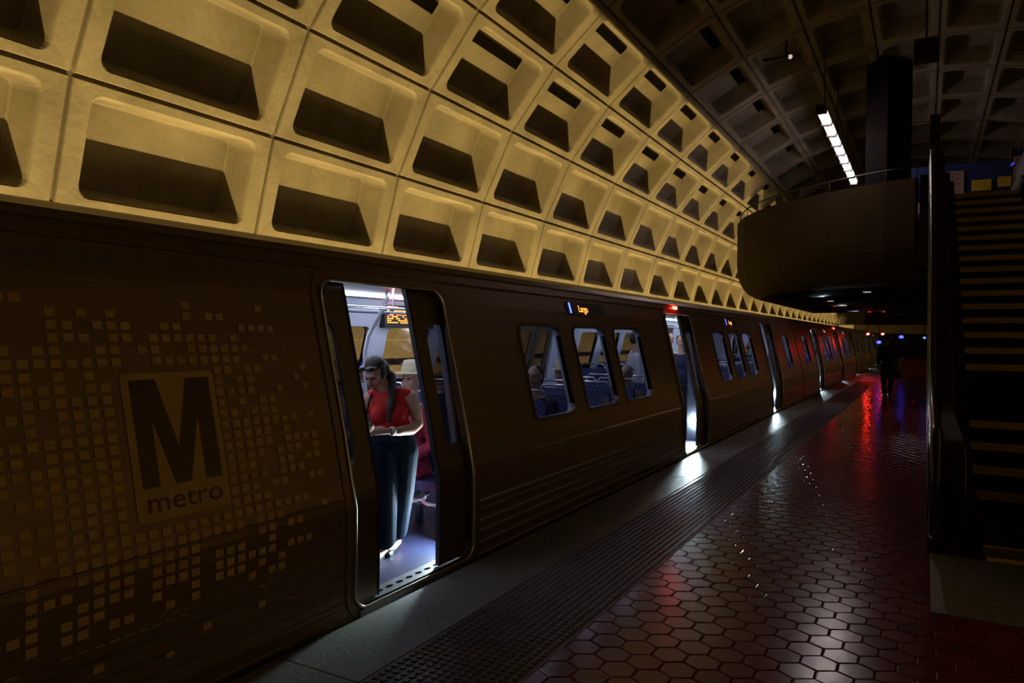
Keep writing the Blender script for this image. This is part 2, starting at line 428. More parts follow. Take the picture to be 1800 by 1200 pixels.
def build_car(y0, name, label, el, eh, openings, logo=False, signs=True, near_detail=True):
    """openings: for each near-side door the local y of its two leaf edges"""
    root = empty(name, (-4.55, y0, 0), label=label, cat='train car', group='coupled cars of the train')
    ws = windows(el, eh)
    dh = [rrect(d-DH, d+DH, DZ0, DZ1, .11, 6) for d in DOORS]
    wh = [rrect(a, b, WZ0, WZ1, .085, 5) for a, b in ws]
    body = MB()
    side_plate(body, 1, 0, dh+wh, thick=.025)
    side_plate(body, -1, 0, dh+wh, thick=.025)
    roof = [(HW-i, z) for z, i in PR if z >= ZTOP]; roof = roof+[(-x, z) for x, z in reversed(roof)]
    roof2 = [(x*.985, z-.03) for x, z in roof]
    for rp in (roof, roof2): body.loft([[(x, 0, z) for x, z in rp], [(x, CL, z) for x, z in rp]], cap=False, closed=False)
    # ends with a gangway opening
    for ye in (0, CL):
        out = [(HW-i, z) for z, i in PR]; out = out+[(-x, z) for x, z in reversed(out)]
        vs, fs = plate(out, [rrect(-.42, .42, .02, 1.95, .06, 4)], [], lambda a, b: (a, ye, b)); body.add(vs, fs)
        yi = ye+(.03 if ye == 0 else -.03)
        body.add([(a, yi, b) for a, _, b in vs], fs)
    # gutter strips and lower ribs on both sides
    for sg in (1, -1):
        for z in (2.125, 2.205): 
            body.loft([[(sx(sg, z-.012), y, z-.012), (sx(sg, z-.006, .012), y, z-.006), (sx(sg, z+.012, .012), y, z+.012), (sx(sg, z+.016), y, z+.016)] for y in (0.01, CL-.01)])
        segs = []; e = 0.02
        for d in DOORS: segs.append((e, d-DH-.10)); e = d+DH+.10
        segs.append((e, CL-.02))
        for (a, b) in segs:
            for z in (.70, .40, .34, .25, .17, .08, -.01):
                hh = .010 if z > .5 else .022
                body.loft([[(sx(sg, z-hh), y, z-hh), (sx(sg, z-hh*.5, .009), y, z-hh*.5), (sx(sg, z+hh*.5, .009), y, z+hh*.5), (sx(sg, z+hh), y, z+hh)] for y in (a, b)])
    body.build('car_body', M['steel'], root)
    # underframe and running gear
    u = MB(); u.box(-1.3, 1.3, .3, CL-.3, -.55, -.16)
    for yy in (2.3, 19.8):
        for k in (-1.1, 1.1):
            for xx in (-.72, .72):
                loopa = [[(xx+dx, yy+k+.45*math.cos(t), -.56+.44*math.sin(t)) for t in [2*PI*q/20 for q in range(20)]] for dx in (-.06, .06)]
                u.loft(loopa)
        u.box(-.98, -.86, yy-1.5, yy+1.5, -.75, -.45); u.box(.86, .98, yy-1.5, yy+1.5, -.75, -.45)
    u.build('running_gear', M['black'], root)
    # inner lining
    ln = MB()
    lh = [rrect(d-DH, d+DH, DZ0+.01, DZ1, .11, 6) for d in DOORS]
    for sg in (1, -1): side_plate(ln, sg, -.075, lh+wh, .03, CL-.03, .03, 2.15)
    for sg in (1, -1):
        for h, dd in [(x, 0) for x in wh]+[(x, 1) for x in dh]:
            ln.loft([[(sx(sg, b, -.026), a, b) for a, b in h], [(sx(sg, b, -.075), a, b) for a, b in h]], cap=False)
    for ye in (.05, CL-.05):
        out = [(1.42, .03), (1.42, .6), (1.15, 2.1), (-1.15, 2.1), (-1.42, .6), (-1.42, .03)][::-1]
        vs, fs = plate(out, [rrect(-.42, .42, .04, 1.95, .06, 4)], [], lambda a, b: (a, ye, b)); ln.add(vs, fs)
    ln.build('interior_lining', M['lining'], root)
    cf = MB(); cf.box(-1.46, 1.46, .04, CL-.04, -.05, .02); cf.build('cabin_floor', M['car_floor'], root)
    cc = MB()
    prof = [(-1.15, 2.10), (-.95, 2.16), (-.55, 2.13), (0, 2.17), (.55, 2.13), (.95, 2.16), (1.15, 2.10), (1.15, 2.2), (-1.15, 2.2)]
    cc.prism(prof, 'y', .05, CL-.05); cc.build('cabin_ceiling', M['ceil_in'], root)
    for x in (.62, -.62):
        for k in range(9):
            a = 1.0+k*2.25; l = MB(); l.prism([(x-.07, 2.12), (x-.055, 2.10), (x+.055, 2.10), (x+.07, 2.12), (x+.07, 2.15), (x-.07, 2.15)], 'y', a, a+2.05)
            l.build('ceiling_light', M['strip'], root)
    # windows
    for sg in (1, -1):
        for a, b in ws:
            g = MB(); vs, fs = plate(rrect(a, b, WZ0, WZ1, .085, 5), [], [((a, z), (b, z)) for z in ZS if WZ0 < z < WZ1], lambda y, z: (sx(sg, z, -.015), y, z)); g.add(vs, fs)
            wdo = MB(); ring(wdo, sg, a, b, WZ0, WZ1, .085, .035, .006); wo = wdo.build('window_frame', M['door_skin'], root)
            g.build('pane', M['glass'], wo)
    # doors
    for di, d in enumerate(DOORS):
        for sg in (1, -1):
            fr = MB(); ring(fr, sg, d-DH, d+DH, DZ0, DZ1, .11, .075, .010)
            f_ = fr.build('door_frame', M['steel'], root)
            bd = MB(); bead(bd, sg, d-DH-.005, d+DH+.005, DZ0-.005, DZ1+.005, .115, .013, .014); bd.build('edge_bead', M['steel_trim'], f_, smooth=True)
            if sg == 1:
                sl = MB(); sl.box(HW-.16, HW-.02, d-DH+.04, d+DH-.04, -.01, .022); sl.box(HW-.02, HW+.03, d-DH+.03, d+DH-.03, -.035, .012)
                so = sl.build('door_sill', M['comb'], root)
                hl = MB()
                for k in range(11):
                    yy = d-DH+.13+k*.106
                    hl.add([(HW-.088+.018*math.sin(t), yy+.036*math.cos(t), .0235) for t in [2*PI*q/12 for q in range(12)]], [tuple(range(12))])
                hl.build('sill_slots', M['void'], so)
            ea, eb = openings[di] if sg == 1 else (d, d)
            for (l0, l1) in ((ea-.65, ea), (eb, eb+.65)):
                lf = MB(); w0, w1 = l0+.14, l1-.15
                if l1 > d-.01 and l0 >= d-.5: w0, w1 = l0+.15, l1-.14
                hole = rrect(w0, w1, .88, 1.78, .07, 5)
                vs, fs = plate(rrect(l0, l1, .03, 2.08, .02, 3), [hole], [((l0, z), (l1, z)) for z in ZS if .03 < z < 2.08], lambda y, z: (sx(sg, z, -.04), y, z)); lf.add(vs, fs)
                lf.add([(v[0]-sg*.028, v[1], v[2]) for v in vs], fs)
                for loop in (hole, rrect(l0, l1, .03, 2.08, .02, 3)):
                    o_ = []
                    for i in range(len(loop)):
                        a_, b_ = loop[i], loop[(i+1) % len(loop)]
                        kk = max(1, int(abs(b_[1]-a_[1])/.15))
                        for q in range(kk): o_.append((a_[0]+(b_[0]-a_[0])*q/kk, a_[1]+(b_[1]-a_[1])*q/kk))
                    lf.loft([[(sx(sg, z, -.04), y, z) for y, z in o_], [(sx(sg, z, -.068), y, z) for y, z in o_]], cap=False)
                lo = lf.build('door_leaf', M['door_skin'], root)
                g = MB(); vs, fs = plate(hole, [], [((w0, z), (w1, z)) for z in ZS if .9 < z < 1.75], lambda y, z: (sx(sg, z, -.052), y, z)); g.add(vs, fs)
                g.build('pane', M['door_glass'], lo)
                e_ = l1 if l0 < d-.3 else l0
                rb = MB(); rb.loft([[(sx(sg, z, -.036), e_-.009, z), (sx(sg, z, -.036), e_+.009, z), (sx(sg, z, -.072), e_+.009, z), (sx(sg, z, -.072), e_-.009, z)] for z in [.03]+[q for q in ZS if q > .1]+[2.06]])
                rb.build('edge_seal', M['rubber'], lo)
            if sg == 1:
                th = MB(); yb = d+DH+.12
                # threshold lamp on the windscreen post behind the right leaf
                th.prism(rrect(HW-.30, HW-.17, .26, .42, .03, 3), 'y', yb-.02, yb+.02)
                th.build('threshold_lamp', M['white_lamp'], root)
                for (q0, q1) in ((yb+.02, yb+.05), (d-DH-.17, d-DH-.14)):
                    ws_ = MB(); ws_.prism([(HW-.38, .02), (HW-.10, .02), (HW-.10, .66), (HW-.22, 1.1), (HW-.30, 1.35), (HW-.38, 1.35)], 'y', q0, q1); ws_.build('windscreen', M['windscreen'], root)
    # side door lamp over the middle door
    lm = MB(); lm.prism(rrect(DOORS[1]-.06, DOORS[1]+.06, 2.135, 2.175, .01, 3), 'x', HW-ins(2.15)-.01, HW-ins(2.15)+.03); lm.build('door_lamp', M['red_lamp'], root)
    # destination displays
    if signs:
        for (a, b) in ((7.10, 8.12), (14.1, 15.02)):
            z0, z1 = 1.935, 2.075
            sgn = MB(); vs, fs = plate(rrect(a, b, z0, z1, .03, 4), [], [], lambda y, z: (sx(1, z, .008), y, z)); sgn.add(vs, fs)
            sgn.loft([[(sx(1, z, .008), y, z) for y, z in rrect(a, b, z0, z1, .03, 4)], [(sx(1, z, -.004), y, z) for y, z in rrect(a, b, z0, z1, .03, 4)]], cap=False)
            so = sgn.build('destination_display', M['black'], root)
            bl_ = MB(); vs, fs = plate(rrect(a+.05, a+.085, z0+.015, z1-.012, .005, 2), [], [], lambda y, z: (sx(1, z, .011), y, z)); bl_.add(vs, fs); bl_.build('line_colour_bar', M['blue_led'], so)
            tv, tf = text_mesh('Largo', .105)
            tt = MB(); tt.add([(sx(1, z0+.035+v, .011), a+.28+u*1.05, z0+.035+v) for u, v in tv], tf); tt.build('display_text', M['orange_led'], so)
    # cabin furniture
    mid = [(-.95, 1), (-.95, -1)]
    def pole(pts, r=.018):
        p = MB(); p.tube(pts, r, 8); return p.build('grab_pole', M['pole'], root, smooth=True)
    for d in DOORS:
        for yy, s2 in ((d-.25, -1), (d+.9, 1)):
            if not near_detail and s2 < 0: continue
            pts = [(.28, yy, .02), (.28, yy, 1.0), (.26, yy, 1.55)] + [(.26+.16*math.sin(t)**2, yy+.12*s2*math.sin(t), 1.60+.5*t/(PI/2)) for t in [PI/2*q/6 for q in range(1, 7)]]
            pole(pts)
    for x in (.45, -.45):
        pole([(x, 1.6, 1.93), (x, CL-1.6, 1.93)], .015)
        h = MB(); h.tube([(0, 0, 1.93), (0, 0, 2.14)], .010, 6); hm_ = h.mesh('rail_hanger', M['pole'])
        for k in range(12):
            o = bpy.data.objects.new('rail_hanger', hm_); C.objects.link(o); o.parent = root; o.location = (x, 1.8+k*1.68, 0)
    rows = []
    for (a, b) in ((5.0, 9.95), (12.7, 16.9)):
        y = a
        while y < b-.6: rows.append(y); y += .80
    rows += [.9, 1.8, 19.3, 20.2, 21.0]
    proto = None
    for yy in rows:
        for x in (1.12, .62, -.62, -1.12):
            if x > 0 and (abs(yy-.9) < .1): pass
            st = empty('seat', (x, yy, .02)); st.parent = root
            if proto is None:
                proto = True
                build_car.parts = None
            make_seat(st)
    return root
SEAT = {}
def make_seat(st):
    if not SEAT:
        b = MB(); b.loft([[(-.28, .40, .46), (.28, .40, .46), (.28, .47, .46), (-.28, .47, .46)], [(-.29, .44, .75), (.29, .44, .75), (.29, .51, .75), (-.29, .51, .75)], [(-.28, .49, 1.0), (.28, .49, 1.0), (.28, .55, 1.0), (-.28, .55, 1.0)], [(-.22, .50, 1.06), (.22, .50, 1.06), (.22, .54, 1.06), (-.22, .54, 1.06)]])
        SEAT['b'] = b.mesh('seat_back', M['blue_seat'])
        c = MB(); c.loft([[(x, .0 if i else .02, .38), (x, .44, .38), (x, .44, .44), (x, .0, .46)] for i, x in enumerate((-.28, 0, .28))]); SEAT['c'] = c.mesh('seat_cushion', M['navy'])
        f = MB(); f.tube([(-.30, .45, .44), (-.30, .30, .40), (-.30, .10, .36), (-.30, 0, .30), (-.15, .0, .27), (.15, .0, .27), (.30, 0, .30), (.30, .10, .36), (.30, .45, .44)], .018, 6)
        f.tube([(-.24, .57, .93), (-.26, .60, 1.08), (-.2, .58, 1.15), (.2, .58, 1.15), (.26, .60, 1.08), (.24, .57, .93)], .014, 6)
        f.tube([(-.30, .45, .44), (-.29, .50, .75), (-.28, .55, 1.0)], .014, 6); f.tube([(.0, .35, .38), (.0, .35, .0)], .04, 8)
        SEAT['f'] = f.mesh('seat_rail', M['pole'], True)
    for n, k in (('seat_back', 'b'), ('seat_cushion', 'c'), ('seat_rail', 'f')):
        o = bpy.data.objects.new(n, SEAT[k]); C.objects.link(o); o.parent = st
Y1 = -.08; PITCH = 22.22
car1 = build_car(Y1, 'train_car', 'nearest stainless steel train car with the large M logo and the woman in its doorway', False, True,
                 [(3.725, 4.405), (10.44, 11.28), (17.42, 18.15)])
car2 = build_car(Y1+PITCH, 'train_car', 'second steel train car along the platform, passing under the front of the mezzanine', True, True, [(3.55, 4.35), (10.5, 11.2), (17.42, 18.15)], near_detail=False)
car3 = copy_tree(car2); car3.location.y = Y1+2*PITCH; car3['label'] = 'third steel train car, farthest one with clearly visible lit doors beyond the mezzanine front'

# decals of the first car
def on_side(u, v, off): return (sx(1, v, off), u-Y1, v)
lp = MB(); vs, fs = plate(rrect(2.0, 2.5, .835, 1.505, .025, 4), [], [((2.0, z), (2.5, z)) for z in (.9, 1.0, 1.1, 1.2, 1.3, 1.4, 1.5)], lambda a, b: on_side(a, b, .004)); lp.add(vs, fs)
lpo = lp.build('logo_plate', M['decal'], car1); lpo['label'] = 'gold reflective square logo plate'
def ML(poly):
    n = len(poly); v = []
    for i in range(n):
        a = poly[i]; b = poly[(i+1) % n]; k = max(1, int(abs(b[1]-a[1])/.08))
        v += [(a[0]+(b[0]-a[0])*q/k, a[1]+(b[1]-a[1])*q/k) for q in range(k)]
    return plate(v, [], [((1.9, z), (2.6, z)) for z in (1.1, 1.2, 1.3, 1.4)], lambda a, b: on_side(a, b, .0075))
mm = MB()
h0, h1 = .985, 1.475
Mp = [(2.04, h0), (2.125, h0), (2.125, h1-.17), (2.21, h0), (2.29, h0), (2.375, h1-.17), (2.375, h0), (2.465, h0), (2.465, h1), (2.335, h1), (2.25, h0+.17), (2.17, h1), (2.04, h1)]
vs, fs = ML(Mp); mm.add(vs, fs); mm.build('logo_letter', M['logo_dark'], lpo)
tv, tf = text_mesh('metro', .15)
tw = max(v[0] for v in tv); tt = MB(); tt.add([on_side(2.045+u*.41/tw, .875+v*.88, .0075) for u, v in tv], tf); tt.build('logo_word', M['logo_dark'], lpo)
dp = MB(); px_, pz_ = .0665, .0555
for i in range(-16, 34):
    for j in range(-9, 26):
        y = 1.2+i*px_; z = .45+j*pz_*1.0
        if not (-.0 < y < 3.19 and .05 < z < 2.0): continue
        if 1.96 < y < 2.52 and .80 < z < 1.54: continue
        dx = (y-2.25)/1.02; dz = (z-1.10)/.88
        if y < 2.25: dx = (y-2.25)/1.5
        rr = math.sqrt(dx*dx+dz*dz); p = 1.5-1.35*rr
        if z > 1.78 or z < .4: p *= .7
        if random.random() > p: continue
        a, b = .0225, .0185
        dp.add([on_side(y-a, z-b, .0035), on_side(y+a, z-b, .0035), on_side(y+a, z+b, .0035), on_side(y-a, z+b, .0035)], [(0,1,2,3)])
o = dp.build('pixel_pattern', M['decal'], car1); o['kind'] = 'stuff'
# the display over the far-side window opposite the first door
dsp = MB(); dsp.box(-1.20, -1.12, 6.95, 7.95, 1.78, 2.06); do = dsp.build('led_panel', M['black'], car1)
ld = MB(); rd = MB()
for j in range(9):
    for i in range(22):
        if random.random() < .25: continue
        y = 7.0+i*.042; z = 1.84+j*.024; ((rd if i < 3 and j > 3 else ld)).box(-1.12, -1.116, y, y+.028, z, z+.012)
ld.build('led_text', M['orange_led'], do); rd.build('led_alert', M['red_lamp'], do)

# ------------------------------------------------------------------ mezzanine
mez = empty('mezzanine', (0, 19.5, 3.05)); tag(mez, 'dark curved concrete mezzanine bridging over the platform and train', 'mezzanine', kind='structure')
ctrl = [(-.26, 19.45), (-.92, 19.66), (-1.58, 20.0), (-2.28, 20.45), (-3.06, 21.05), (-3.76, 21.68), (-4.37, 22.41), (-5.01, 23.5), (-5.5, 24.8), (-5.8, 26.2), (-5.9, 28), (-5.9, 34), (-5.9, 41)]
prof = [(0, 5.5), (0, 4.1), (.03, 3.85), (.10, 3.62), (.22, 3.40), (.38, 3.22), (.58, 3.10), (.80, 3.05)]
def offs(i, d):
    a = Vector(ctrl[max(i-1, 0)]); b = Vector(ctrl[min(i+1, len(ctrl)-1)]); t = (b-a).normalized(); n = Vector((t.y, -t.x))  # towards the inside
    n = Vector((-t.y, t.x)) if n.y < 0 and abs(n.y) > .3 else n
    if n.x < 0 and abs(n.x) > .9: n = -n
    return Vector(ctrl[i])+n*d
mb = MB()
mb.loft([[(offs(i, d).x-0, offs(i, d).y-19.5, z-3.05) for d, z in prof]+[(offs(i, .8).x, offs(i, .8).y-19.5, 4.35-3.05), (offs(i, .2).x, offs(i, .2).y-19.5, 4.4-3.05), (offs(i, .2).x, offs(i, .2).y-19.5, 5.5-3.05)] for i in range(len(ctrl))])
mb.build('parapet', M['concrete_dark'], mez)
inner = [offs(i, .75) for i in range(len(ctrl))]
poly = [(p.x, p.y-19.5) for p in inner]+[(6.5, 41-19.5), (6.5, 18.3-19.5+.0), (-.2, 18.3-19.5)]
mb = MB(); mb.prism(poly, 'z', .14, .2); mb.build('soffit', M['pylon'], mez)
mb = MB(); yq = 20.2
while yq < 40.8:
    xl = min((p.x+(q.x-p.x)*(yq-p.y)/(q.y-p.y) for p, q in zip(inner, inner[1:]) if p.y <= yq <= q.y and q.y > p.y), default=-.2)
    sec = [(-.03, .14), (-.03, .03), (-.021, .01), (0, 0), (.021, .01), (.03, .03), (.03, .14)]
    mb.loft([[(x, yq-19.5+a, b) for a, b in sec] for x in (xl+.02, 6.4)]); yq += .28
mb.build('baffles', M['baffle'], mez)
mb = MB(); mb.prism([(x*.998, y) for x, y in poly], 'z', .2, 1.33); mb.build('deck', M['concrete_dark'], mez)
mb = MB(); rail = [(offs(i, .1).x, offs(i, .1).y-19.5, 5.78-3.05) for i in range(len(ctrl))]; mb.tube(rail, .022, 6)
for i in range(0, len(ctrl)): p = offs(i, .1); mb.tube([(p.x, p.y-19.5, 2.4), (p.x, p.y-19.5, 2.73)], .014, 6)
mb.build('handrail', M['black'], mez, smooth=True)
for x, y in ((-1.46, 22.87), (-2.94, 27.93), (-2.85, 31.84)):
    d = MB(); d.tube([(0, 0, 0), (0, 0, -.025)], .10, 20); o = d.build('recessed_downlight', M['downlight']); o.location = (x, y, 3.06)
    tag(o, 'small dim round downlight in the mezzanine underside, ' + {22.87: 'nearest to the camera', 27.93: 'beside the red reflection', 31.84: 'farthest from the camera'}[y], 'ceiling light', 'downlights under the mezzanine')
# far mezzanine at the other end of the hall
mb = MB(); mb.box(-7.3, 8, 76.5, 80, 2.3, 3.1); tag(mb.build('wall_far_ledge', M['concrete']), kind='structure')

# pylon standing on the mezzanine
p = MB(); base = [(-1.40, 20.62), (-.89, 20.12), (-.37, 20.70), (-.88, 21.2)]
c_ = (-.885, 20.66)
p.loft([[(x, y, 4.38) for x, y in base], [(x, y, 8.62) for x, y in base], [(c_[0]+(x-c_[0])*.9, c_[1]+(y-c_[1])*.9, 8.72) for x, y in base]])
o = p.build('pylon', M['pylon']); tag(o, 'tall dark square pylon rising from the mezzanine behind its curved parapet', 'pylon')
# luminaire above the mezzanine
lr = empty('linear_luminaire', (-2.22, 18.6, 7.1)); tag(lr, 'long white fluorescent strip light of eight segments hanging under the dark vault', 'ceiling light')
h = MB(); h.prism([(-.12, .03), (-.09, .12), (.09, .12), (.12, .03)], 'y', -.1, 9.15)
for yy in (.6, 3.6, 6.4, 8.8): h.tube([(0, yy, .1), (0, yy, 1.6)], .015, 6)
for k in range(9): h.box(-.125, .125, k*1.13-.06, k*1.13+.06, -.075, .04)
h.build('housing', M['black'], lr)
for k in range(8):
    d = MB(); d.prism([(-.10, .0), (-.09, -.03), (.09, -.03), (.10, .0), (.10, .03), (-.10, .03)], 'y', k*1.13+.05, k*1.13+1.09); d.build('diffuser', M['tube'], lr)
# small fixtures on the vault
o = MB().box(-.19, .19, -.15, .15, -.18, .18).build('loudspeaker', M['black']); o.location = (-.06, 14.92, 6.85); tag(o, 'small black box speaker hanging from the vault right of the pylon', 'speaker')
h = MB(); h.tube([(0, 0, .18), (0, 0, 2.05)], .02, 6); h.build('bracket', M['black'], o)
# coffer lamp
cl_ = empty('spotlight', (-2.85, 17.5, 8.08)); tag(cl_, 'tiny pale spotlight inside a dark coffer above the strip light', 'spotlight')
h = MB(); h.tube([(0, 0, .03), (0, 0, .5)], .03, 8); h.box(-.5, .06, -.05, .05, .0, .05); h.build('bracket', M['black'], cl_)
h = MB(); h.ball((.09, 0, .02), .05); h.build('bulb', M['pilot'], cl_)

# ------------------------------------------------------------------ escalator
esc = empty('escalator', (.4, 7.0, 0)); tag(esc, 'dark bronze escalator with yellow step edges climbing to the mezzanine', 'escalator')
EX, EY = .4, 7.0
def step_z(y):
    return max(0, min(4.4, (y-8.35)*math.tan(math.radians(30))))
def E_(x, y, z): return (x-EX, y-EY, z)
# balustrades
for (xa, xb, lab) in ((.03, .25, 'left'), (1.61, 1.83, 'right')):
    top = []; n = 60
    sm = lambda y: sum(step_z(y+q*.12) for q in range(-5, 6))/11
    for k in range(n+1):
        y = 6.3+(18.6-6.3)*k/n; top.append((y, sm(y-.1)+.98))
    nose = [(6.30+.34*math.sin(t)*-1, .64+.34*math.cos(t)) for t in [PI*q/12 for q in range(12, 0, -1)]]
    prof2 = [(6.72, 0), (6.66, .26)] + nose + top + [(18.6, 3.3)]
    low = [(y, max(0, step_z(y+.6)-.9)) for y in (17.5, 16, 14, 12, 10.4, 9.6, 8.6)]
    prof2 += low
    b = MB(); b.prism([(y-EY, z) for y, z in prof2], 'x', xa-EX, xb-EX); b.build('balustrade', M['bronze'], esc)
    x0_, x1_ = (xb, xb+.16) if lab == 'left' else (xa-.16, xa)
    b = MB(); b.prism([(6.72-EY, 0), (6.68-EY, .30)]+[(y-EY, sm(y+.1)+.36) for y, z in top[3:]]+[(18.6-EY, 3.3)]+[(y-EY, z) for y, z in low], 'x', x0_-EX, x1_-EX); b.build('deck_panel', M['bronze'], esc)
    xm = (xa+.04 if lab == 'left' else xb-.04)
    hr = MB(); hp = [(6.30-.38*math.sin(t), .64+.38*math.cos(t)) for t in [PI*q/12 for q in range(12, 0, -1)]]+[(y, z+.05) for y, z in top]
    hr.tube([E_(xm, y, z) for y, z in hp], .04, 8); hr.build('handrail', M['handrail'], esc, smooth=True)
    tr = MB()
    for xx in (xa-.004, xb+.004):
        tr.tube([E_(xx, 6.30-.30*math.sin(t), .62+.30*math.cos(t)) for t in [PI*q/12 for q in range(12, 0, -1)]]+[E_(xx, y, z-.06) for y, z in top], .010, 6)
    tr.build('trim_rail', M['dull_trim'], esc, smooth=True)
    xs_ = xb+.16 if lab == 'left' else xa-.16
    sk = MB(); sk.box(xs_-EX-.006, xs_-EX+.006, 6.75-EY, 8.1-EY, .0, .26); sk.build('skirt_plate', M['comb'], esc)
b = MB()
prof3 = [(6.72, -.02), (6.72, 0)] + [(8.0, 0)] + [(y, step_z(y)-.35) for y in (9.0, 10, 12, 14, 16, 16.6)] + [(18.6, 4.1), (18.6, 3.2), (17.2, 3.2)] + [(12, .6), (9.6, -.02)]
b.prism([(y-EY, z-.0) for y, z in prof3], 'x', .40-EX, 1.46-EX); b.build('truss', M['black'], esc)
cp = MB(); cp.box(.41-EX, 1.45-EX, 6.76-EY, 7.06-EY, 0, .025); co = cp.build('comb_plate', M['comb'], esc)
cy = MB(); cy.box(.43-EX, 1.43-EX, 7.06-EY, 7.10-EY, .01, .03); cy.box(.43-EX, 1.43-EX, 6.70-EY, 6.74-EY, .0, .027); cy.build('yellow_comb', M['yellow'], co)
ys = 7.12; k = 0
while ys < 18.2:
    z = step_z(ys+.2) if ys > 7.9 else .012; z2 = max(z-.22, 0) if ys < 16.6 else z-.05
    s = MB(); s.box(.43-EX, 1.43-EX, ys-EY, ys+.345-EY, z2, z)
    for q in range(24):
        x = .44+q*.0413; s.box(x-EX, x+.014-EX, ys-EY, ys+.34-EY, z, z+.008)
    so = s.build('step', M['tread'], esc)
    if ys > 8.3 and not (abs(z-1.15) < .19 and True):
        e = MB(); e.box(.435-EX, 1.425-EX, ys-.006-EY, ys+.045-EY, z-.065, z+.012); e.build('yellow_edge', M['yellow'], so)
    ys += .3464; k += 1
fpl = MB(); fpl.box(.05, 3.6, 5.25, 6.70, -.03, .006); tag(fpl.build('trim_6', M['granite']), kind='structure')

# hoarding and posters at the head of the escalator
hb = empty('blue_hoarding', (1.9, 23.2, 4.4)); tag(hb, 'blue hoarding wall with posters at the head of the escalator', 'hoarding')
h = MB(); h.box(-2.35, .02, 0, .08, 0, 2.1).build('panel', M['blue_panel'], hb)
h = MB(); h.box(.04, 3.4, -.02, .06, 0, 2.35).build('panel', M['blue_panel'], hb)
h = MB(); h.box(-.02, .04, -.05, .10, 0, 2.4); h.build('post', M['black'], hb)
def poster(name, lab, cat, pxl, pxr, zt, zb, m, lines=0, group=None, yy=23.14):
    s, c = math.sin(YAW), math.cos(YAW)
    def X_at(px): 
        a = (px-900)/1280; return (a*c-s)/(a*s+c)*yy
    xl, xr = X_at(pxl), X_at(pxr)
    b = MB(); b.box(0, xr-xl, 0, .012, 0, zt-zb); o = b.build(name, m); o.location = (xl, yy, zb); tag(o, lab, cat, group)
    if lines:
        l = MB()
        for k in range(lines):
            z = (zt-zb)*(.92-.82*k/lines); wd = (xr-xl)*random.uniform(.55, .85)
            if k == lines//2: continue
            l.box((xr-xl)*.08, (xr-xl)*.08+wd, -.003, 0, z-.018, z)
        l.build('print', M['ink'], o)
    return o
poster('poster', 'tall pale notice with lines of print on the blue hoarding', 'poster', 1646, 1690, 6.3, 5.35, M['paper'], 12)
poster('warning_sign', 'left one of the two small yellow signs on the blue hoarding', 'sign', 1703, 1738, 6.01, 5.72, M['sign_yellow'], 0, 'yellow signs on the hoarding')
poster('warning_sign', 'right one of the two small yellow signs on the blue hoarding', 'sign', 1749, 1773, 6.05, 5.78, M['sign_yellow'], 0, 'yellow signs on the hoarding')
poster('poster', 'wide low pale sheet under the yellow signs', 'poster', 1706, 1757, 5.68, 5.44, M['paper'], 4)
poster('poster', 'pale notice at the right end of the blue hoarding', 'poster', 1776, 1806, 6.55, 5.7, M['paper'], 9)
poster('poster', 'narrow pale sheet just right of the parapet end', 'poster', 1606, 1618, 5.5, 5.2, M['paper'], 0)
for i, (a, b_) in enumerate(((1604, 1610), (1628, 1634))):
    poster('gap_strip', ('left' if i == 0 else 'right')+' narrow pale vertical strip standing in for a gap between parapet and dark post', 'gap', a, b_, 6.05, 5.5, M['paper'], 0, 'pale strips by the post')  # pale strips stand in for gaps showing the structure beyond
ps = MB(); ps.box(-.10, .10, -.08, .08, 0, 2.35); ps.box(-.28, .30, -.10, .10, 0, 1.02); o = ps.build('sign_post', M['black']); o.location = (.12, 18.9, 4.4); tag(o, 'dark post at the top landing of the escalator', 'post')
# blue indicator by the right newel
bi = MB(); bi.box(-.05, .05, -.02, .02, -.04, .04)
o = bi.build('indicator_light', M['black']); o.location = (1.55, 18.72, 5.45)
tag(o, 'small blue indicator light at the top right end of the escalator', 'indicator light')
l = MB()
for a, b_ in ((-.03, -.025), (.012, .0), (-.02, .02), (.02, .025), (.0, -.01)): l.box(a, a+.012, -.025, -.02, b_, b_+.012)
l.build('lamp', M['blue_far'], o)

# hanging monitor under the mezzanine, dark
hm = MB(); hm.box(-.55, .55, -.08, .08, -.16, .16); hm.tube([(-.3, 0, .14), (-.3, 0, .42)], .02, 6); hm.tube([(.3, 0, .14), (.3, 0, .42)], .02, 6)
o = hm.build('hanging_monitor', M['black']); o.location = (-.55, 24.8, 2.62); tag(o, 'dark display box hanging from the mezzanine underside above the walking person', 'monitor')
# signal lights far down the platform
def signal(name, lab, loc, m, sz, gl='coloured lights far down the platform'):
    r_ = empty(name, loc); tag(r_, lab, 'signal light', gl)
    b = MB(); b.tube([(0, .02, 0), (0, .06, 0)], sz*1.25, 14); b.box(-.02, .02, .04, .08, 0, 5.3-loc[2] if loc[1] > 40 and False else 3.05-loc[2]); b.build('housing', M['black'], r_)
    b = MB()
    for q in (-1, 1): b.box(q*sz*1.25-.004, q*sz*1.25+.004, -.30, .03, -sz*1.4, sz*1.4)
    b.build('added_side_visors', M['black'], r_)  # plates added to keep sideways spill of the lamps off the train
    b = MB(); b.ball((0, 0, 0), (sz, sz*.5, sz*.75), 12, 8); b.build('lens', m, r_, smooth=True)
signal('red_signal_light', 'red light just left above the walking person', (-1.83, 40, 1.98), M['red_far'], .05)
signal('red_signal_light', 'red light between the train and the walking person', (-2.48, 40, 1.98), M['red_far'], .05)
signal('blue_signal_light', 'blue light low left of the walking person', (-2.0, 40, 1.58), M['blue_far'], .10)
signal('blue_signal_light', 'blue light right of the walking person at head height', (-1.03, 40, 1.85), M['blue_far'], .10)
signal('red_signal_light', 'faint red light beside the escalator edge', (-.045, 33.3, 1.98), M['red_lamp'], .02)
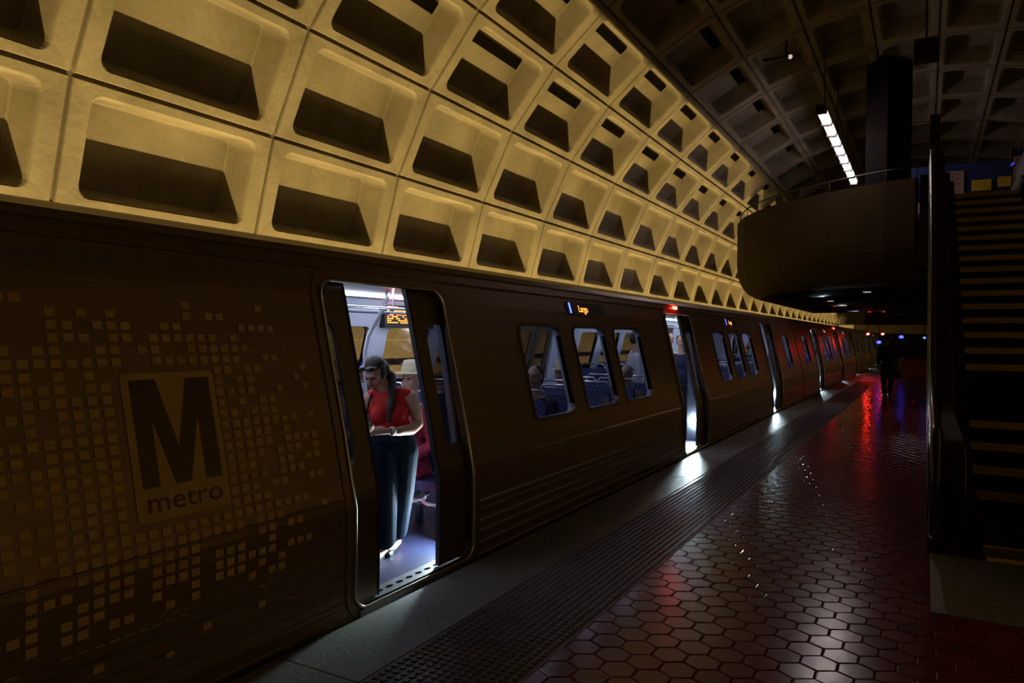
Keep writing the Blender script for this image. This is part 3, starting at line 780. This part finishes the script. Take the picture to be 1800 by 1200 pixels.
signal('blue_signal_light', 'faint blue light under a red one beside the escalator edge', (-.045, 33, 1.80), M['blue_led'], .05)

# ------------------------------------------------------------------ people
M['skin'] = mat('skin', (.55, .33, .25), .5); M['skin_dark'] = mat('dark_skin', (.16, .08, .05), .5)
M['hair_brown'] = mat('brown_hair', (.035, .020, .014), .45, bump=.4, bscale=60, stretch=(6, 6, 1)); M['hair_grey'] = mat('grey_hair', (.35, .33, .32), .6); M['hair_black'] = mat('black_hair', (.01, .009, .009), .5)
M['red_top'] = mat('red_knit', (.62, .012, .012), .7, bump=.15, bscale=60)
M['trousers'] = mat('dark_navy_trousers', (.008, .014, .028), .9, bump=.3, bscale=8, spec=.1)
M['black_cloth'] = mat('black_cloth', (.010, .010, .013), .8); M['navy_cloth'] = mat('navy_cloth', (.012, .016, .055), .8)
M['white_cloth'] = mat('white_shirt', (.62, .62, .66), .8); M['blue_cloth'] = mat('light_blue_shirt', (.16, .24, .42), .8)
M['royal'] = mat('royal_blue_cap', (.02, .02, .55), .6); M['straw'] = mat('cream_straw', (.66, .60, .40), .8, bump=.3, bscale=60)
M['pink'] = mat('pink_cloth', (.60, .08, .25), .7); M['floral'] = mat('red_patterned_cloth', (.30, .02, .06), .8, noise=.8, nscale=30)
M['grey_cloth'] = mat('grey_cloth', (.14, .14, .17), .8); M['denim'] = mat('denim', (.05, .08, .16), .8)
M['shoe'] = mat('black_shoe', (.01, .01, .012), .35); M['sneaker'] = mat('pale_sneaker', (.30, .28, .30), .6)
M['lips'] = mat('lips', (.35, .07, .06), .5); M['eye'] = mat('eye', (.02, .015, .01), .2); M['phone'] = mat('phone_black', (.012, .012, .016), .15)
M['white'] = mat('white_plastic', (.7, .7, .72), .5)

def blob(parts, vox, name, m, parent, smooth=3):
    mb = MB()
    for p in parts:
        if p[0] == 'b': mb.ball(p[1], p[2], 16, 10)
        else:
            pts, rs = p[1], p[2]; sq = p[3] if len(p) > 3 else None
            # resample the chain smoothly
            P = []; Q = []
            for i in range(len(pts)-1):
                for k in range(4):
                    t = k/4; P.append(Vector(pts[i]).lerp(Vector(pts[i+1]), t)); Q.append(rs[i]+(rs[i+1]-rs[i])*t)
            P.append(Vector(pts[-1])); Q.append(rs[-1])
            mb.tube(P, Q, 14, sq=sq)
            for c, r in ((pts[0], rs[0]), (pts[-1], rs[-1])):
                if not sq: mb.ball(c, r*.995, 12, 8)
    me = mb.mesh('tmp')
    o = bpy.data.objects.new('tmp', me); C.objects.link(o)
    rm = o.modifiers.new('r', 'REMESH'); rm.mode = 'VOXEL'; rm.voxel_size = vox
    sm = o.modifiers.new('s', 'SMOOTH'); sm.factor = .5; sm.iterations = smooth
    dg = bpy.context.evaluated_depsgraph_get(); out = bpy.data.meshes.new_from_object(o.evaluated_get(dg))
    bpy.data.objects.remove(o); bpy.data.meshes.remove(me)
    out.name = name; out.materials.clear(); out.materials.append(m); out.shade_smooth()
    r = bpy.data.objects.new(name, out); C.objects.link(r); r.parent = parent
    return r
def rot_pts(R_, c, lst):
    out = []
    for p in lst:
        q = list(p)
        if p[0] == 'b': q[1] = tuple(R_ @ Vector(p[1]) + Vector(c))
        else: q[1] = [tuple(R_ @ Vector(x) + Vector(c)) for x in p[1]]
        out.append(tuple(q))
    return out
def head_parts(k=1.0):
    """head about its centre, face towards -y"""
    h = [('b', (0, .012, .03), (.074*k, .088*k, .083*k)), ('b', (0, -.008, -.035), (.058*k, .070*k, .072*k)), ('b', (0, -.052, -.085), (.026, .022, .022)),
         ('t', [(0, -.080, .012), (0, -.100, -.020), (0, -.094, -.030)], [.009, .012, .012]), ('b', (0, -.074, -.056), (.024, .014, .010)),
         ('t', [(-.045, -.062, .026), (0, -.078, .030), (.045, -.062, .026)], [.012, .012, .012])]
    for sg in (-1, 1):
        h += [('b', (sg*.076, .008, -.012), (.010, .018, .030)), ('b', (sg*.035, -.052, -.028), (.026, .022, .022))]
    return h
def head_feats(c, R_, parent, vox):
    e = MB()
    for sg in (-1, 1): 
        p = R_ @ Vector((sg*.029, -.0745, .006)); e.ball((c[0]+p.x, c[1]+p.y, c[2]+p.z), (.012, .008, .007), 10, 6)
    e.build('eyes', M['eye'], parent, smooth=True)
    l = MB(); p = [R_ @ Vector((x, -.086-.004*(1-abs(x)/.022), -.058)) for x in (-.022, -.008, 0, .008, .022)]
    l.tube([(c[0]+q.x, c[1]+q.y, c[2]+q.z) for q in p], [.002, .005, .005, .005, .002], 8); l.build('mouth', M['lips'], parent, smooth=True)
def hand_parts(wr, d, up, side, curl=.6, thumb=1):
    """palm and five fingers; d points along the hand, up is the back of the hand"""
    d = Vector(d).normalized(); up = Vector(up); up = (up-d*up.dot(d)).normalized(); s_v = d.cross(up)*side; wr = Vector(wr)
    out = [('t', [wr, wr+d*.05, wr+d*.085], [.024, .030, .030], (1, .9))]
    for i in range(-1, 3): out.append(('t', [wr+d*.02+s_v*.008*(i-.5), wr+d*.09+s_v*.018*(i-.5)], [.016, .013]))
    L = [.072, .082, .076, .060]
    for i in range(4):
        b = wr+d*.09+s_v*.019*(i-1.5); a = b; pts = [b]; ang = curl*.5
        for f in (.42, .32, .26):
            a = a+(d*math.cos(ang)-up*math.sin(ang))*L[i]*f; pts.append(a); ang += curl
        out.append(('t', [tuple(x) for x in pts], [.0092, .0085, .008, .0068]))
    t0 = wr+d*.028-s_v*.028; t1 = t0+(d*.6-s_v*.7-up*.3).normalized()*.034; t2 = t1+(d*.9-s_v*.1-up*.5).normalized()*.028; t3 = t2+(d*.95+s_v*.1-up*.5).normalized()*.022
    out.append(('t', [tuple(t0), tuple(t1), tuple(t2), tuple(t3)], [.014, .011, .0095, .0075]))
    return [('t', [tuple(x) for x in q[1]], q[2]) if len(q) == 3 else ('t', [tuple(x) for x in q[1]], q[2]) for q in out]

def woman():
    root = empty('person', (-3.5, 4.28, .022), YAW)
    tag(root, 'woman in sleeveless red top and dark trousers looking at a phone in the doorway', 'person')
    hc = (-.085, -.03, 1.385)
    RH = Matrix.Rotation(math.radians(-28), 3, 'Z') @ Matrix.Rotation(math.radians(34), 3, 'X')
    head = rot_pts(RH, hc, head_parts(1.02))
    torso = [('b', (.015, .015, 1.12), (.150, .098, .165)), ('b', (.03, .01, .97), (.138, .105, .13)), ('b', (.04, .02, .86), (.165, .125, .12)),
             ('b', (-.045, -.055, 1.085), (.072, .07, .066)), ('b', (.075, -.055, 1.09), (.072, .07, .066)),
             ('t', [(-.13, .02, 1.205), (.02, .02, 1.225), (.165, .02, 1.215)], [.050, .062, .050])]
    neck = [('t', [(.015, .02, 1.20), (-.02, .005, 1.27), (-.06, -.01, 1.34)], [.056, .050, .050])]
    armR = [('t', [(.172, .02, 1.205), (.205, .03, 1.12), (.228, .03, 1.01)], [.056, .048, .041]), ('t', [(.228, .03, 1.01), (.19, -.04, .975), (.11, -.17, .975), (.045, -.24, .985)], [.042, .042, .034, .024])]
    armL = [('t', [(-.135, .02, 1.20), (-.185, .01, 1.10), (-.215, -.02, .99)], [.052, .046, .040]), ('t', [(-.215, -.02, .99), (-.20, -.12, .97), (-.155, -.23, .985), (-.14, -.26, .99)], [.041, .036, .027, .023])]
    hR = hand_parts((.045, -.24, .985), (-1, -.28, .05), (.15, -.55, .80), -1, .55)
    hL = hand_parts((-.14, -.255, .99), (.55, -.75, .15), (-.25, -.2, -.9), 1, .5)
    legs = []
    for (xa, ya, xk, yk, xf, yf) in ((-.03, 0, -.02, -.02, -.02, 0), (.12, .02, .09, .09, .05, .22)):
        legs += [('t', [(xa, ya, .80), (xk, yk, .46), (xf, yf, .10)], [.085, .058, .034]), ('t', [(xf, yf+.02, .06), (xf-.03, yf-.10, .035), (xf-.035, yf-.16, .028)], [.032, .028, .020])]
    blob(head+neck+torso+armR+armL+hR+hL+legs, .0065, 'body', M['skin'], root, 2)
    # clothes
    top = [('b', (.015, .012, 1.12), (.158, .108, .160)), ('b', (.03, .008, .985), (.148, .115, .13)), ('b', (-.045, -.060, 1.085), (.080, .076, .074)), ('b', (.075, -.060, 1.09), (.080, .076, .074)),
           ('t', [(-.115, .02, 1.215), (-.06, .02, 1.228)], [.052, .056]), ('t', [(.09, .02, 1.232), (.15, .02, 1.222)], [.058, .052]), ('t', [(-.1, .06, 1.20), (.12, .06, 1.20)], [.055, .055])]
    blob(top, .008, 'sleeveless_top', M['red_top'], root, 3)
    tr = [('b', (.045, .02, .86), (.178, .138, .12)), ('t', [(.035, .01, .97), (.04, .015, .90)], [.125, .15], (1.12, .8)),
          ('t', [(-.025, 0, .82), (-.02, -.01, .50), (-.01, 0, .15)], [.122, .105, .088]), ('t', [(.125, .03, .82), (.10, .09, .50), (.055, .20, .16)], [.112, .098, .080])]
    t_ = blob(tr, .009, 'trousers', M['trousers'], root, 3)
    for (xf, yf) in ((-.02, 0), (.05, .22)):
        b = [('t', [(xf+.0, yf+.055, .05), (xf-.01, yf-.03, .012)], [.024, .016]), ('t', [(xf-.01, yf+.0, .012), (xf-.035, yf-.16, .012), (xf-.038, yf-.19, .014)], [.026, .036, .026]), ('t', [(xf, yf+.055, .07), (xf, yf+.06, .0)], [.03, .016])]
        blob(b, .007, 'shoe', M['shoe'], root, 2)
    # hair with ponytail over the shoulder
    hr = rot_pts(RH, hc, [('b', (0, .030, .048), (.083, .090, .080)), ('b', (0, .055, .0), (.080, .070, .082)), ('b', (.060, .02, .01), (.026, .052, .06)), ('b', (-.060, .02, .01), (.026, .052, .06))])
    hr += [('t', [(-.03, .06, 1.39), (.02, .05, 1.36), (.045, -.03, 1.26), (.045, -.11, 1.15), (.035, -.135, 1.04)], [.045, .038, .034, .034, .016])]
    h_ = blob(hr, .008, 'hair', M['hair_brown'], root, 2)
    sg = MB(); q = [RH @ Vector(v) + Vector(hc) for v in ((-.088, .03, .06), (-.078, -.055, .085), (-.03, -.085, .092), (0, -.078, .095), (.03, -.085, .092), (.078, -.055, .085), (.088, .03, .06))]
    sg.tube(q, .006, 6)
    for x in (-.040, .040):
        c2 = RH @ Vector((x, -.072, .090)) + Vector(hc); sg.ball(tuple(c2), (.030, .020, .018), 12, 8)
    sg.build('sunglasses', M['phone'], root, smooth=True)
    head_feats(hc, RH, root, .006)
    w_ = MB(); c1 = Vector((.075, -.212, .981)); dd = Vector((.68, .72, -.1)).normalized(); w_.tube([c1-dd*.012, c1+dd*.012], .033, 14)
    wo = w_.build('watch_strap', M['white'], root, smooth=True); f_ = MB(); f_.box(-.017, .017, -.006, .006, -.019, .019); fo = f_.build('watch_face', M['phone'], wo); fo.location = (.058, -.238, .985)
    st = MB(); st.tube([(-.10, .10, 1.05), (-.105, .075, 1.2), (-.105, .02, 1.282), (-.12, -.07, 1.19), (-.135, -.10, 1.08), (-.15, -.02, .95)], .013, 8, sq=(1, .45)); st.build('bag_strap', M['phone'], root, smooth=True)
    ph = empty('phone', (0, 0, 0)); bpy.data.objects.remove(ph)
    p = MB(); p.prism(rrect(-.036, .036, -.072, .072, .01, 4), 'z', -.004, .004); po = p.build('smartphone', M['phone'])
    W = Matrix.Translation((-3.5, 4.28, .022)) @ Matrix.Rotation(YAW, 4, 'Z') @ Matrix.Translation((-.105, -.315, .995)) @ Matrix.Rotation(math.radians(-28), 4, 'Z') @ Matrix.Rotation(math.radians(28), 4, 'X')
    po.matrix_world = W; tag(po, 'black smartphone held by the woman in the red top', 'phone')
    return root
woman()

def figure(loc, rz, label, top, bottom, hair, skin='skin', pose='sit', sc=1.0, hat=None, shoes='sneaker', raise_arm=False, vox=.014, group=None, tilt=0, hair_long=False):
    root = empty('person', loc, rz); root.scale = (sc, sc, sc); tag(root, label, 'person', group)
    RH = Matrix.Rotation(math.radians(tilt), 3, 'X')
    z0 = .46 if pose == 'sit' else .88      # hip height
    hc = (0, -.01, z0+.80)
    head = rot_pts(RH, hc, head_parts(1.03))
    neck = [('t', [(0, .02, z0+.55), (0, 0, z0+.70)], [.058, .054])]
    tor = [('b', (0, .02, z0+.40), (.165, .11, .19)), ('b', (0, .01, z0+.18), (.145, .11, .18)), ('b', (0, .02, z0+.04), (.17, .13, .12)), ('t', [(-.16, .02, z0+.51), (0, .03, z0+.55), (.16, .02, z0+.51)], [.055, .065, .055])]
    arms = []; sleeves = []; hands = []
    for sg in (-1, 1):
        if pose == 'sit': e = (sg*.24, -.02, z0+.24); wv = (sg*.13, -.24, z0+.17); hd = (-sg*.4, -.9, -.1)
        elif raise_arm and sg == 1: e = (sg*.34, -.10, z0+.62); wv = (sg*.22, -.22, z0+.86); hd = (-.2, -.2, 1)
        else: e = (sg*.235, .02, z0+.23); wv = (sg*.225, -.05, z0-.02); hd = (0, -.1, -1)
        sh = (sg*.19, .02, z0+.51)
        arms.append(('t', [sh, e, wv], [.055, .043, .027])); sleeves.append(('t', [sh, e, tuple(Vector(e).lerp(Vector(wv), .7))], [.064, .055, .042]))
        hands += hand_parts(wv, hd, (0, -.3, 1) if pose == 'sit' else (sg, 0, .1), sg, .5)
    legs = []; tl = []; feet = []
    for sg in (-1, 1):
        if pose == 'sit': kn = (sg*.12, -.42, z0+.03); an = (sg*.12, -.42+sg*.06, .08)
        elif pose == 'walk': kn = (sg*.09, -.04 if sg > 0 else .02, .48); an = (sg*.08, .14 if sg > 0 else -.18, .09)
        else: kn = (sg*.10, -.01, .48); an = (sg*.10, .01, .08)
        hp = (sg*.09, 0, z0+.01)
        legs.append(('t', [hp, kn, an], [.085, .06, .038])); tl.append(('t', [hp, kn, tuple(Vector(an)+Vector((0, 0, .03)))], [.105, .078, .062]))
        legs.append(('t', [an, (an[0], an[1]-.14, .035)], [.036, .028]))
        feet.append([('t', [(an[0], an[1]+.03, .045), (an[0], an[1]-.16, .038)], [.045, .040])])
    blob(head+neck+tor+arms+hands+legs, min(vox, .011), 'body', M[skin], root, 1)
    blob([('b', (0, .02, z0+.40), (.182, .128, .19)), ('b', (0, .01, z0+.18), (.165, .130, .20)), ('t', [(-.15, .02, z0+.51), (0, .03, z0+.535), (.15, .02, z0+.51)], [.068, .070, .068])]+sleeves, vox, 'shirt', M[top], root)
    blob([('b', (0, .02, z0+.03), (.185, .145, .125))]+tl, vox, 'trousers', M[bottom], root)
    for f in feet: blob(f, .012, 'shoe', M[shoes], root)
    hp = [('b', (0, .030, .045), (.083, .092, .080)), ('b', (0, .055, .0), (.078, .066, .08))]
    if hair_long: hp += [('t', [(0, .06, .02), (0, .10, -.10), (0, .12, -.24)], [.07, .075, .045])]
    if hat != 'bald': blob(rot_pts(RH, hc, hp), .012, 'hair', M[hair], root, 2)
    head_feats(hc, RH, root, vox)
    if hat == 'straw':
        h = MB(); ring_ = lambda r, z: [(hc[0]+r*math.cos(t), hc[1]+.02+r*1.1*math.sin(t), hc[2]+z) for t in [2*PI*q/28 for q in range(28)]]
        h.loft([ring_(.155, .052), ring_(.145, .060), ring_(.095, .066), ring_(.088, .12), ring_(.075, .165), ring_(.03, .172)]); ho = h.build('hat', M['straw'], root, smooth=True)
        h = MB(); h.loft([ring_(.098, .068), ring_(.094, .095)], cap=False); h.build('hat_band', M['straw'], ho)
    if hat == 'cap':
        h = MB(); ring_ = lambda r, z: [(hc[0]+r*math.cos(t), hc[1]+.02+r*1.1*math.sin(t), hc[2]+z) for t in [2*PI*q/24 for q in range(24)]]
        h.loft([ring_(.090, .04), ring_(.092, .07), ring_(.078, .115), ring_(.04, .14), ring_(.01, .145)])
        h.add([(hc[0]+x, hc[1]+y, hc[2]+.045) for x, y in ((-.07, -.06), (-.05, -.15), (0, -.175), (.05, -.15), (.07, -.06))], [(0,1,2,3,4)]); h.build('cap', M['royal'], root, smooth=True)
    return root
ZF = .022
figure((-5.17, 6.0, ZF), 0, 'seated passenger in a royal blue cap behind the woman in red', 'grey_cloth', 'denim', 'hair_black', 'skin_dark', hat='cap')
figure((-3.93, 5.14, ZF), 0, 'seated passenger in a cream hat and red patterned clothes just behind the woman in red', 'floral', 'floral', 'hair_grey', hat='straw', sc=1.02)
figure((-3.52, 6.70, ZF), 0, 'seated passenger in a dark navy jacket at the left edge of the first window', 'navy_cloth', 'black_cloth', 'hair_black')
figure((-4.0, 8.30, ZF), 0, 'seated passenger in a cream straw hat seen through the first window', 'pink', 'navy_cloth', 'hair_grey', hat='straw', sc=.96)
figure((-5.17, 9.14, ZF), .2, 'grey-haired passenger in a light blue shirt behind the straw hat in the first window', 'blue_cloth', 'grey_cloth', 'hair_grey', sc=1.05)
figure((-3.43, 9.12, ZF), 0, 'seated passenger low in the third window beside the raised white sleeve', 'grey_cloth', 'denim', 'hair_grey', sc=.95)
figure((-3.95, 10.9, ZF), YAW+PI*.55, 'standing passenger in a white shirt with one arm raised, between third window and second door', 'white_cloth', 'grey_cloth', 'hair_brown', pose='stand', raise_arm=True, sc=.98)
figure((-3.64, 12.25, ZF), YAW, 'standing passenger in a dark navy shirt inside the second door', 'navy_cloth', 'black_cloth', 'hair_black', pose='stand', sc=.96, shoes='shoe')
figure((-4.05, 12.9, ZF), YAW+.4, 'standing passenger in a pale shirt behind the navy one in the second door', 'white_cloth', 'navy_cloth', 'hair_brown', pose='stand', sc=.98, shoes='shoe')
wk = figure((-.99, 24.55, .002), PI+.15, 'dark silhouette of a person in a dark jacket walking away along the platform', 'black_cloth', 'black_cloth', 'hair_black', 'skin_dark', pose='walk', sc=1.05, shoes='shoe')
bg = blob([('t', [(0, 0, 0), (0, 0, -.22)], [.07, .10], (.6, 1.2))], .014, 'handbag', M['black_cloth'], None)
bg.location = (-.72, 24.48, .80); tag(bg, 'dark bag carried at the right side of the walking silhouette', 'bag')
st = MB(); st.tube([(0, -.05, .02), (-.02, -.02, .30), (-.10, .05, .58), (-.02, .05, .30), (0, .05, .02)], .012, 6); st.build('strap', M['black_cloth'], bg)
